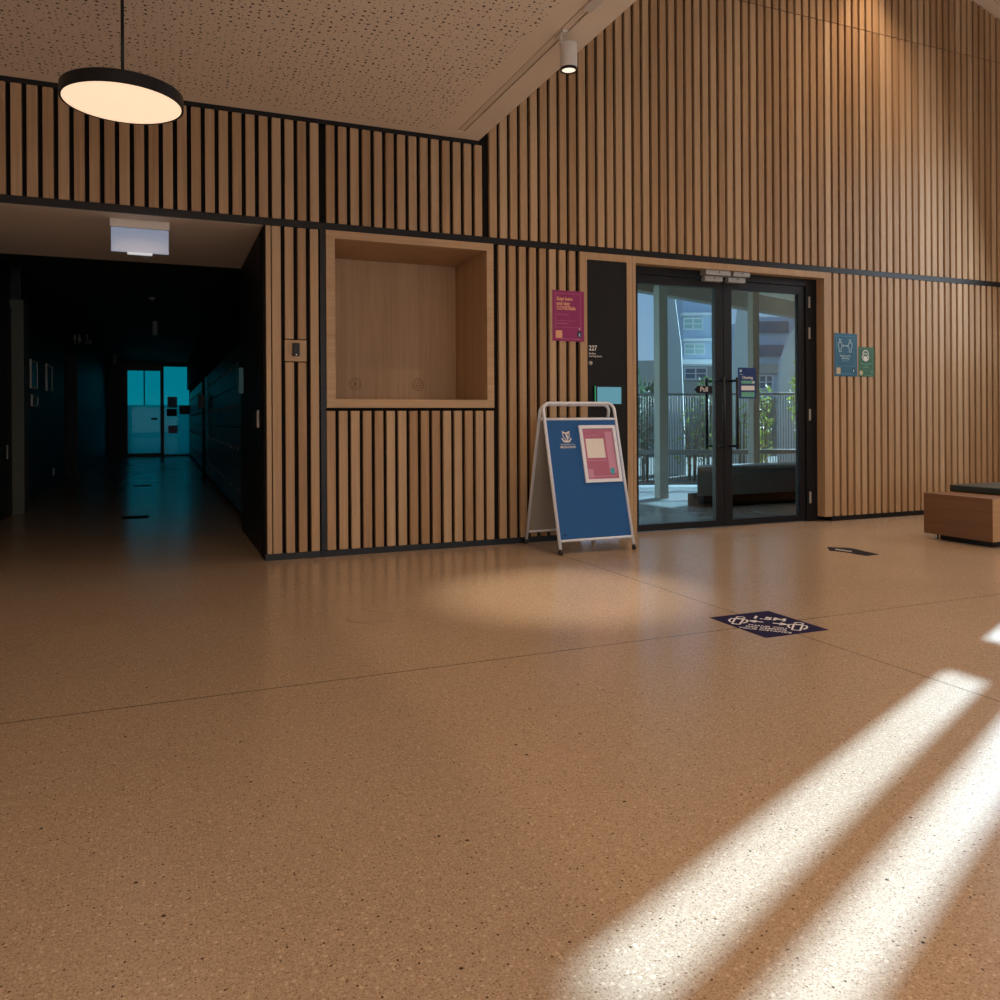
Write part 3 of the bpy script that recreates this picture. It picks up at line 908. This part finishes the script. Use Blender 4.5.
# ------------------------------------------------------------------ ceiling lights
pd = thing('pendant_light', 'lit round disc pendant lamp hanging on a black cord at upper left', 'lamp', (-.15, -2.15, 2.55))
def pend_t(px, py, zz):
    d = FW + (px-500)/FPX*RT + (CY-py)/FPX*UP
    return CAM + d*((zz-EYE)/d.z)
pc = pend_t(122.8, 104.2, 2.56)
PX, PY = pc.x, pc.y
PR = .278
pd.location = (PX, PY, 2.56)
PINV[pd.name] = Matrix.Translation(-Vector((PX, PY, 2.56)))
MB().lathe((PX, PY, 2.56), [(PR-.012, .004), (PR-.008, 0), (PR, 0), (PR, .058), (PR-.006, .064), (0, .064)], 72).build('housing', 'blackmetal', pd)
MB().lathe((PX, PY, 2.56), [(0, .002), (PR-.010, .002), (PR-.010, .012), (0, .012)], 72).build('diffuser', 'diffuser', pd)
MB().tube([(PX, PY, 2.62), (PX, PY, 3.2114)], .0078, 10).build('cord', 'blackmetal', pd)
MB().lathe((PX, PY, 3.17), [(0, 0), (.05, 0), (.05, .0414), (0, .0414)], 24).build('ceiling_rose', 'blackmetal', pd)

tr = thing('lighting_track', 'white lighting track recessed along the ceiling edge', 'lighting track', (2.12, -.138, 3.22))
MB().box(2.099, 2.140, -9.4, -.146, 3.2145, 3.245).build('rail', 'plaster', tr)
MB().box(2.088, 2.152, -2.30, -2.13, 3.195, 3.2145, bevel=.004).build('track_joiner', 'whiteplastic', tr)
SX, SY = 2.168, -1.83
sp = thing('track_spotlight', 'white cylindrical spotlight hanging from the ceiling track', 'lamp', (SX, SY, 3.2))
MB().box(2.106, 2.135, SY-.05, SY+.05, 3.2, 3.2142).build('adapter', 'whiteplastic', sp)
MB().tube([(2.118, SY, 3.2), (2.122, SY, 3.15)], .007, 10).box(2.115, 2.150, SY-.012, SY+.012, 3.145, 3.160).build('stem', 'whiteplastic', sp)
MB().lathe((SX, SY, 3.006), [(.042, .012), (.0495, .012), (.0495, .150), (.045, .156), (0, .156)], 32).build('can', 'whiteplastic', sp)
MB().lathe((SX, SY, 3.006), [(.040, .012), (.040, 0), (.050, 0), (.050, .013), (.040, .013)], 32).build('black_rim', 'blackmetal', sp)
MB().lathe((SX, SY, 3.006), [(0, .006), (.040, .006), (.040, .011), (0, .011)], 32).build('lens', 'spotlens', sp)

# ------------------------------------------------------------------ corridor things
ex = thing('exit_sign', 'blank pale blue exit box under the corridor soffit', 'sign', (-.15, .2, 2.401))
MB().box(-.328, .052, .17, .24, 2.345, 2.401, bevel=.003).build('housing', 'whiteplastic', ex)
MB().box(-.322, .046, .196, .214, 2.178, 2.345, bevel=.002).build('panel', 'exitpanel', ex)
MB().box(-.22, -.06, .19, .218, 2.164, 2.178).build('lower_strip', 'exitstrip', ex)

ws_ = thing('restroom_sign', 'black hanging sign with man, woman and wheelchair symbols in the corridor', 'sign', (-1.43, 8.6, 2.21))
MB().box(-1.43, -.97, 8.60, 8.63, 2.215, 2.45).build('plate', 'black', ws_)
WS = Fr((0, 8.60, 0), (1, 0, 0), (0, 0, 1))
for cx, wf in ((-1.29, 0), (-1.225, 1)):
    m = MB()
    m.disc(WS, cx, 2.395, .014, 0, .002, 12)
    m.prism(WS, [(cx-.022, 2.375), (cx+.022, 2.375), (cx+.012, 2.31), (cx-.012, 2.31)] if not wf else [(cx-.010, 2.375), (cx+.010, 2.375), (cx+.028, 2.30), (cx-.028, 2.30)], 0, .002)
    m.rect(WS, cx-.010, cx-.002, 2.25, 2.31, 0, .002).rect(WS, cx+.002, cx+.010, 2.25, 2.31, 0, .002)
    m.build('person_symbol', 'boardback', ws_)
m = MB().ring(WS, -1.105, 2.29, .034, .010, 0, .002, 20, PI*.75, PI*2.1)
m.disc(WS, -1.115, 2.40, .012, 0, .002, 12)
m.stroke(WS, [(-1.115, 2.385), (-1.112, 2.315), (-1.075, 2.315), (-1.055, 2.265)], .011, 0, .002)
m.build('wheelchair_symbol', 'boardback', ws_)

def wall_frame(nm_, y0, y1, z0, z1, mt, label):
    t = thing(nm_, label, 'picture', (-1.43, (y0+y1)/2, z0))
    FR = Fr((-1.428, 0, 0), (0, 1, 0), (0, 0, 1))
    MB().outline(FR, y0, y1, z0, z1, .03, 0, .02).build('frame', 'steel', t)
    MB().rect(FR, y0+.03, y1-.03, z0+.03, z1-.03, 0, .012).build('print', mt, t)
wall_frame('framed_notice', 4.84, 5.36, 1.40, 1.74, 'locker', 'framed notice on the left corridor wall, nearest the hall')
wall_frame('framed_notice', 6.22, 6.80, 1.42, 1.78, 'tealline', 'teal tinted framed notice farther along the left corridor wall')
wall_frame('framed_notice', 4.92, 5.40, 1.19, 1.33, 'tealline', 'low small framed notice under the first corridor notice')
o = MB().box(-1.43, -1.42, 6.96, 7.08, .25, .35).build('power_outlet', 'whiteplastic')
tag(o, 'small pale power outlet low on the dark corridor wall', 'outlet')
o = MB().box(.655, .670, .34, .42, .95, 1.08, bevel=.003).build('switch_plate', 'steel')
tag(o, 'narrow metal switch plate on the black pier at the corridor mouth', 'switch')
o = MB().box(.63, .67, 1.60, 1.78, 1.25, 1.48, bevel=.004).build('wall_dispenser', 'tealline')
tag(o, 'teal tinted box on the inner edge of the black pier', 'dispenser')

# lockers
def locker_unit(y0, z1, n):
    t = empty('locker', (1.0, y0, 0))
    MB().box(.735, 1.245, y0, y0+.90, .06, z1).box(.77, 1.24, y0, y0+.90, 0, .06).build('carcass', 'black', t)
    h = (z1-.09)/n
    for c in range(2):
        for r in range(n):
            a, b = y0+.008+c*.45, y0+.442+c*.45
            z0 = .075+r*h
            dd = MB().box(.718, .733, a, b, z0, z0+h-.012, bevel=.002).build('door', 'locker', t)
            MB().box(.708, .718, b-.06, b-.035, z0+h*.5-.02, z0+h*.5+.02).build('knob', 'frame', dd)
    return t
def copy_tree(o, parent=None):
    c = o.copy()
    C.objects.link(c)
    c.parent = parent
    if parent is not None:
        c.matrix_parent_inverse = o.matrix_parent_inverse.copy()
    for ch in list(o.children):
        copy_tree(ch, c)
    return c
proto = locker_unit(2.35, 1.82, 4)
tag(proto, 'dark locker unit nearest the black pier on the right of the corridor', 'locker', 'dark lockers along the corridor')
for k in range(1, 18):
    c = copy_tree(proto)
    near = k < 7
    c.location.y = 2.35+.90*k + (0 if near else .3)
    tag(c, ('dark locker unit before the slim post on the right of the corridor' if near else 'dark locker unit beyond the slim post, toward the teal glass door'), 'locker', 'dark lockers along the corridor' if near else 'dark lockers beyond the post')
po = thing('sanitiser_stand', 'slim dark post holding a black box among the corridor lockers', 'stand', (.62, 8.9, 0))
MB().tube([(.655, 8.9, .03), (.655, 8.9, 1.95)], .022, 10).build('pole', 'blackmetal', po)
MB().lathe((.655, 8.9, 0), [(0, 0), (.055, 0), (.055, .02), (.03, .035), (0, .035)], 24).build('base', 'blackmetal', po)
MB().box(.56, .68, 8.80, 8.9, 1.22, 1.46, bevel=.01).build('box', 'blackmetal', po)
def cyl_light(x, y, label):
    t = thing('corridor_downlight', label, 'lamp', (x, y, 2.70))
    MB().lathe((x, y, 2.45), [(.03, .01), (.045, .01), (.045, .25), (0, .25)], 20).build('can', 'steel', t)
    MB().lathe((x, y, 2.45), [(0, .0), (.045, 0), (.045, .01), (0, .01)], 20).build('lens', 'exitstrip' if False else 'glassteal', t)
cyl_light(-.11, 8.9, 'small unlit cylinder downlight under the corridor ceiling, the nearer one')
cyl_light(-1.1, 16.5, 'small unlit cylinder downlight far down the corridor by the left wall')
for x, y, z, lb in ((-.126, 6.05, 2.70, 'small smoke detector on the dark corridor ceiling'), (-.12, 1.45, 2.4035, 'small sprinkler under the corridor soffit behind the exit box')):
    o = MB().lathe((x, y, z-.045), [(0, 0), (.02, 0), (.045, .025), (.05, .045), (0, .045)], 20).build('smoke_detector' if z > 2.5 else 'sprinkler', 'steel', None, True)
    tag(o, lb, 'detector' if z > 2.5 else 'sprinkler')
for k, (x, y, lb) in enumerate(((-.27, 3.3, 'dark floor sticker on the corridor floor, the nearer one'), (-.30, 7.8, 'dark floor sticker farther down the corridor floor'))):
    o = MB().prism(FF, [(x-.13, y-.12), (x+.13, y-.12), (x+.13, y+.14), (x-.13, y+.14)], 0, .0012).build('corridor_sticker', 'decalblack')
    tag(o, lb, 'sticker')

# ------------------------------------------------------------------ added lobby and terrace standing in for the view mirrored in the doors
struct(MB().box(2.9, 12.0, .25, 2.30, -.1, 0), 'floor_lobby', 'lobbyfloor')
tp = MB().prism(FF, [(2.9, 2.30), (12.0, 2.30), (12.0, 4.4), (6.2, 4.55), (2.9, 5.2)], -.1, -.002)
struct(tp, 'floor_terrace', 'terrace')
struct(MB().box(2.8, 2.9, .25, 3.0, 0, 3.0), 'wall_lobby_left', 'plaster')
struct(MB().box(9.6, 9.7, .25, 3.2, 0, 3.0), 'wall_lobby_right', 'plaster')  # side wall added to keep the sun out of the lobby
E0, E1 = Vector((3.0, 1.90, 0)), Vector((10.6, 4.70, 0))
lc = MB().prism(FF, [(2.8, .25), (10.6, .25), (E1.x, E1.y), (E0.x, E0.y)], 2.86, 3.0)
struct(lc, 'ceiling_lobby', 'softpale')
dE = (E1-E0).normalized()
FE = Fr(E0, dE, (0, 0, 1))
struct(MB().rect(FE, 0, (E1-E0).length, 2.62, 2.86, -.05, .10), 'trim_fascia', 'fascia')
def column(px, t, wdt, label):
    p = at(px, 480, t)
    o = MB().box(p.x-wdt/2, p.x+wdt/2, p.y-wdt/2, p.y+wdt/2, 0, 2.86).build('column', 'concrete')
    return tag(o, label, 'column')
column(661.5, 10.2, .125, 'grey square column seen in the left glass leaf')
column(754.3, 10.3, .10, 'grey square column seen in the right glass leaf')

ra = thing('balustrade', 'dark metal terrace balustrade with thin bars seen in the glass doors', 'railing', (7.6, 3.6, 0))
R0, R1 = at(600, 484, 11.8), at(900, 484, 11.8)
R0.z = R1.z = 0
dR = (R1-R0)
def rail_pt(f, z):
    q = R0+dR*f
    return (q.x, q.y, z)
MB().tube([rail_pt(0, 1.355), rail_pt(1, 1.355)], .016, 8).build('top_rail', 'rail', ra)
MB().tube([rail_pt(0, .51), rail_pt(1, .51)], .038, 8).build('mid_rail', 'rail', ra)
MB().tube([rail_pt(0, .05), rail_pt(1, .05)], .018, 8).build('bottom_rail', 'rail', ra)
nb = 78
for k in range(nb):
    f = .10+.68*k/(nb-1)
    MB().tube([rail_pt(f, .05), rail_pt(f, 1.35)], .006, 6).build('bar', 'rail', ra)
for f in (.02, .36, .70, .98):
    MB().tube([rail_pt(f, 0), rail_pt(f, 1.35)], .02, 8).build('post', 'rail', ra)

wb = thing('window_seat', 'long grey window seat seen in the right glass leaf', 'bench', (7, 1.6, 0))
MB().prism(FF, [(5.47, 1.46), (9.2, 1.46), (9.2, 1.88), (5.80, 1.88)], .137, .455).build('box', 'benchgrey', wb)  # left end sheared along the sight line; the mirrored seat shows none
MB().box(5.60, 9.1, 1.52, 1.82, 0, .137).build('plinth', 'black', wb)

# leaning pale struts outside
def strut(name, quad, t, dep, mt, label):
    pts = [at(x, y, t) for x, y in quad]
    ctr = at(700, 400, t)-CAM
    n = Vector((ctr.x, ctr.y, 0)).normalized()*dep
    mb = MB()
    a = [mb.bm.verts.new(p) for p in pts]
    b = [mb.bm.verts.new(p+n) for p in pts]
    mb.bm.faces.new(a[::-1])
    mb.bm.faces.new(b)
    k = len(pts)
    for i in range(k):
        mb.bm.faces.new((a[i], b[i], b[(i+1) % k], a[(i+1) % k]))
    return tag(mb.build(name, mt), label, 'strut')
strut('leaning_strut', [(664, 480), (686, 480), (683, 395), (681, 345), (675, 298), (669, 285), (655, 285)], 16, .5, 'concretep', 'leaning pale concrete strut seen in the left glass leaf')
strut('leaning_strut', [(728, 480), (752, 480), (750, 380), (748, 300), (740, 290), (735, 330), (731, 400)], 16.5, .5, 'concretep', 'leaning pale concrete strut seen in the right glass leaf near the handle')
strut('leaning_strut', [(780, 490), (818, 490), (816, 300), (801, 318), (790, 335), (781, 362), (779, 400)], 18, .6, 'concretep', 'broad curved pale strut seen in the right glass leaf near the hinges')

struct(MB().box(-40, 130, 20.5, 160, -.3, -.12).box(12.0, 130, -30, 20.5, -.3, -.12).box(2.9, 12.0, 5.2, 20.5, -.3, -.12), 'ground', 'ground')

def facade(name, label, px0, px1, t, floors, mat_wall, z_top, depth=8.):
    """an apartment block facing the camera's side; floors: (z, height, kind)"""
    p0, p1 = at(px0, 419, t), at(px1, 419, t)
    ex = Vector((p1.x-p0.x, p1.y-p0.y, 0))
    wd = ex.length
    fr = Fr((p0.x, p0.y, 0), ex, (0, 0, 1))
    th = thing(name, label, 'building', (p0.x, p0.y, -.12))
    MB().rect(fr, 0, wd, -.12, z_top, -depth, 0).build('walls', mat_wall, th)
    for z, h, k, a, b, mt in floors:
        if k == 'slab':
            MB().rect(fr, a*wd, b*wd, z, z+h, -.2, 1.2).build('balcony_slab', mt, th)
        elif k == 'win':
            wi = MB().rect(fr, a*wd, b*wd, z, z+h, -.1, .08).build('window', mt, th)
            fm = MB()
            n = max(2, int(round((b-a)*wd/1.0)))
            for i in range(n+1):
                u = a*wd+(b-a)*wd*i/n
                fm.rect(fr, u-.06, u+.06, z, z+h, .08, .16)
            fm.rect(fr, a*wd, b*wd, z-.06, z+.06, .08, .16).rect(fr, a*wd, b*wd, z+h-.06, z+h+.06, .08, .16).rect(fr, a*wd, b*wd, z+h*.48, z+h*.55, .08, .16)
            fm.build('window_bars', 'bldw', wi)
        elif k == 'band':
            MB().rect(fr, a*wd, b*wd, z, z+h, -.1, .35).build('band', mt, th)
    return th
def zz(y, t):
    return EYE+(419.3-y)/FPX*t
T1 = 95
facade('apartment_block', 'pale blue apartment block with white slabs seen in the left glass leaf', 683, 722, T1,
       [(zz(317, T1), .28, 'slab', -.05, .9, 'bldw'), (zz(342.5, T1), .28, 'slab', -.02, .95, 'bldw'),
        (zz(330, T1), 1.25, 'win', .03, .50, 'bldglass'), (zz(355, T1), 1.2, 'win', .05, .55, 'bldglass'),
        (zz(332, T1), 1.4, 'win', .75, .9, 'blddark'), (zz(357, T1), 1.2, 'win', .78, .92, 'blddark'),
        (zz(365, T1), .55, 'band', -.1, 1., 'bldw'), (zz(400, T1), 4.1, 'band', -.1, 1., 'bldgrey')], 'bld', zz(286, T1))
T2 = 80
facade('low_house', 'low grey house with white barred window behind the terrace foliage', 684, 725, T2,
       [(zz(380, T2), 1.1, 'win', .02, .55, 'blddark')], 'bldgrey', zz(366.8, T2), 3.)
facade('office_block', 'blue banded office block seen in the right glass leaf', 752, 812, T2,
       [(zz(334, T2), 1.1, 'band', -.02, .6, 'blddark'), (zz(357.5, T2), 1.1, 'band', -.02, .6, 'blddark'), (zz(375, T2), 1.0, 'band', -.02, .6, 'bldgrey'),
        (zz(390, T2), 1.3, 'win', .12, .34, 'blddark'), (zz(396, T2), 1.3, 'band', .45, .66, 'bldw')], 'bld', zz(318, T2))
facade('garden_wall', 'tall pale garden wall behind the palm leaves at the left glass leaf', 630, 668, 40,
       [], 'bldgrey', zz(361, 40), 1.)

facade('backdrop_wall', 'low green-grey backdrop wall behind the balustrade, left of the door handles', 628, 716, 26, [], 'backdropwall', zz(398, 26), .6)  # added backdrop giving the hazy tone behind the bars
facade('backdrop_wall', 'low green-grey backdrop wall behind the balustrade, right of the door handles', 732, 816, 26, [], 'backdropwall', zz(399, 26), .6)
# plants beyond the glass
def plant(name, label, ctr, rad, n, mt, leaf=.09, seed=1, group=None):
    rnd = random.Random(seed)
    t = thing(name, label, 'plant', (ctr[0], ctr[1], -.12), group)
    mb = MB()
    for _ in range(n):
        while True:
            q = Vector((rnd.uniform(-1, 1), rnd.uniform(-1, 1), rnd.uniform(-1, 1)))
            if .15 < q.length < 1:
                break
        p = Vector(ctr)+Vector((q.x*rad[0], q.y*rad[1], q.z*rad[2]))
        d = Vector((rnd.uniform(-1, 1), rnd.uniform(-1, 1), rnd.uniform(-.6, .9))).normalized()
        s_ = d.orthogonal().normalized()
        s_.rotate(Matrix.Rotation(rnd.uniform(0, 6.28), 3, d))
        up = d.cross(s_)
        L = leaf*rnd.uniform(.6, 1.3)
        W = L*.28
        v = [mb.bm.verts.new(x) for x in (p, p+d*L*.5+s_*W+up*L*.06, p+d*L, p+d*L*.5-s_*W+up*L*.06, p+d*L*.5)]
        mb.bm.faces.new((v[0], v[1], v[4]))
        mb.bm.faces.new((v[1], v[2], v[4]))
        mb.bm.faces.new((v[2], v[3], v[4]))
        mb.bm.faces.new((v[3], v[0], v[4]))
    mb.build('foliage', mt, t)
    sm = MB()
    for k in range(4):
        a = k*1.6+seed
        sm.tube([(ctr[0]+.05*math.cos(a), ctr[1]+.05*math.sin(a), -.12), (ctr[0]+.3*rad[0]*math.cos(a), ctr[1]+.3*rad[1]*math.sin(a), ctr[2]), (ctr[0]+.6*rad[0]*math.cos(a), ctr[1]+.6*rad[1]*math.sin(a), ctr[2]+.6*rad[2])], [.02, .014, .006], 6)
    sm.build('stem', 'stem', t)
    return t
plant('shrub', 'yellow green shrub beside the grey column seen in the right glass leaf', at(764, 425, 15.5), (.10, .2, .85), 170, 'leafb', .11, 3)
plant('shrub', 'yellow green shrub by the hinge side of the right glass leaf', at(801, 400, 16), (.12, .25, .9), 230, 'leafb', .12, 5)
plant('shrub', 'mixed green shrub behind the balustrade near the left door handle', at(706, 420, 15), (.28, .3, .85), 260, 'leaf', .10, 8)
plant('shrub', 'sparse light green shrub behind the balustrade in the middle of the left leaf', at(692, 440, 14.5), (.40, .3, .6), 160, 'leafb', .07, 11)
plant('shrub', 'dusty green shrub at the left jamb behind the balustrade', at(645, 420, 14.6), (.24, .25, .7), 220, 'leafd', .12, 14)
plant('shrub', 'thin green shrub behind the notice on the right glass leaf', at(742, 430, 16), (.12, .2, .6), 110, 'leafb', .10, 17)
# palm-like spear leaves at the left jamb
pt = at(644, 400, 20)
pm_ = thing('spear_plant', 'tall plant with dark spear leaves by the left door jamb outside', 'plant', (pt.x, pt.y, -.12))
rnd = random.Random(4)
mb = MB()
for k in range(16):
    a = rnd.uniform(0, 6.28)
    l = rnd.uniform(.9, 1.9)
    lean = rnd.uniform(.1, .4)
    pts = [Vector((pt.x+lean*l*f*f*math.cos(a), pt.y+lean*l*f*f*math.sin(a), .4+l*f+.2)) for f in (0, .33, .66, 1)]
    sd = Vector((-math.sin(a), math.cos(a), 0))
    sd = (RT0*.8+sd*.3).normalized()
    pr = None
    for i, p in enumerate(pts):
        wv = .05*(1-(i/3)**2)+.004
        q = (mb.bm.verts.new(p-sd*wv), mb.bm.verts.new(p+sd*wv))
        if pr:
            mb.bm.faces.new((pr[0], pr[1], q[1], q[0]))
        pr = q
mb.build('leaves', 'leafd', pm_)
MB().tube([(pt.x, pt.y, -.12), (pt.x, pt.y, .65)], [.07, .05], 8).build('stem', 'stem', pm_)

# outside the far corridor door: a low planter with sunlit flowers
pb = thing('planter', 'low planter with bright flowers outside the far corridor door', 'planter', (-.5, 20.6, 0))
MB().box(-1.2, 1.2, 20.4, 20.8, -.12, .22).build('trough', 'corr', pb)
mb = MB()
rnd = random.Random(9)
for k in range(70):
    x, y, z = rnd.uniform(-1.0, -.12), rnd.uniform(20.42, 20.7), rnd.uniform(.22, .36)
    mb.box(x, x+.05, y, y+.05, z, z+.04)
mb.build('flowers', 'leafb', pb)
struct(MB().box(-1.6, 1.4, 19.45, 20.5, -.12, -.005), 'floor_yard', 'terrace')
struct(MB().box(1.4, 1.5, 19.45, 26, -.12, 3.6), 'wall_sun_screen', 'concrete')  # added unseen wall that keeps the sun off the frosted film

# ------------------------------------------------------------------ lights
def lamp(name, kind, loc, energy, col, **k):
    d = bpy.data.lights.new(name, kind)
    d.energy = energy
    d.color = col
    o = bpy.data.objects.new(name, d)
    C.objects.link(o)
    o.location = loc
    for a, v in k.items():
        if a == 'aim':
            o.rotation_euler = (Vector(v)-Vector(loc)).to_track_quat('-Z', 'Y').to_euler()
        else:
            setattr(d, a, v)
    return o
WARM = (1., .68, .42)
EL = math.radians(26)
sd = Vector((-.9135*math.cos(EL), -.4067*math.cos(EL), -math.sin(EL)))
s = lamp('sun', 'SUN', (20, 10, 20), 23., (.53, .79, 1.), angle=math.radians(.56))
s.rotation_euler = sd.to_track_quat('-Z', 'Y').to_euler()
# the visible pendant, then added warm fill lamps over the hall
lamp('pendant_glow', 'AREA', (PX, PY, 2.552), 6, WARM, shape='DISK', size=.55)
for x, y, e in ((-2.6, -5.2, 9), (.1, -6.8, 34), (-2.6, -8.2, 14), (1.2, -8.4, 34), (1.6, -4.3, 12)):
    lamp('hall_warm_fill', 'AREA', (x, y, 2.9), e, WARM, shape='DISK', size=.6)
lamp('track_spot', 'SPOT', (SX, SY, 2.998), 300, (1., .82, .62), spot_size=math.radians(36), spot_blend=.9, shadow_soft_size=.03)
# downlights under the high gable
for x, y, z, e, a in ((6.42, -.30, 5.78, 110, 70), (6.2, -.9, 5.8, 110, 120), (3.4, -2.6, 5.5, 190, 115), (4.6, -4.6, 5.8, 220, 115), (7.0, -3.2, 5.4, 200, 115)):
    lamp('gable_downlight', 'SPOT', (x, y, z), e, WARM, spot_size=math.radians(a), spot_blend=1., shadow_soft_size=.06, aim=(x, y, 0))
# added daylight fills: inside the slot windows and at the solid rear wall
lamp('daylight_fill', 'AREA', (8.55, -1.35, 2.4), 65, (.78, .9, 1.), shape='RECTANGLE', size=2.0, size_y=3.0, aim=(4.0, -2.2, 1.0))
lamp('daylight_fill', 'AREA', (2.5, -9.4, 1.5), 165, (.80, .91, 1.), shape='RECTANGLE', size=10., size_y=2.4, aim=(2.5, 0, 4.2))

wd = bpy.data.worlds.new('sky')
bpy.context.scene.world = wd
wd.use_nodes = True
nt = wd.node_tree
bg = nt.nodes['Background']
tc = node(nt, 'ShaderNodeTexCoord')
sx = node(nt, 'ShaderNodeSeparateXYZ')
nt.links.new(tc.outputs['Generated'], sx.inputs[0])
cr = node(nt, 'ShaderNodeValToRGB')
e = cr.color_ramp.elements
e[0].position = 0.
e[0].color = (.27, .44, .66, 1)
e[1].position = .35
e[1].color = (.16, .34, .62, 1)
nt.links.new(sx.outputs[2], cr.inputs[0])
nt.links.new(cr.outputs[0], bg.inputs[0])
bg.inputs[1].default_value = 1.2

sc = bpy.context.scene
sc.view_settings.view_transform = 'Standard'
sc.view_settings.look = 'None'
sc.view_settings.exposure = 0
sc.view_settings.gamma = 1
sc.view_settings.use_curve_mapping = False
sc.cycles.use_denoising = True
sc.cycles.max_bounces = 8
sc.cycles.diffuse_bounces = 5
sc.cycles.transparent_max_bounces = 12
sc.cycles.sample_clamp_indirect = 6
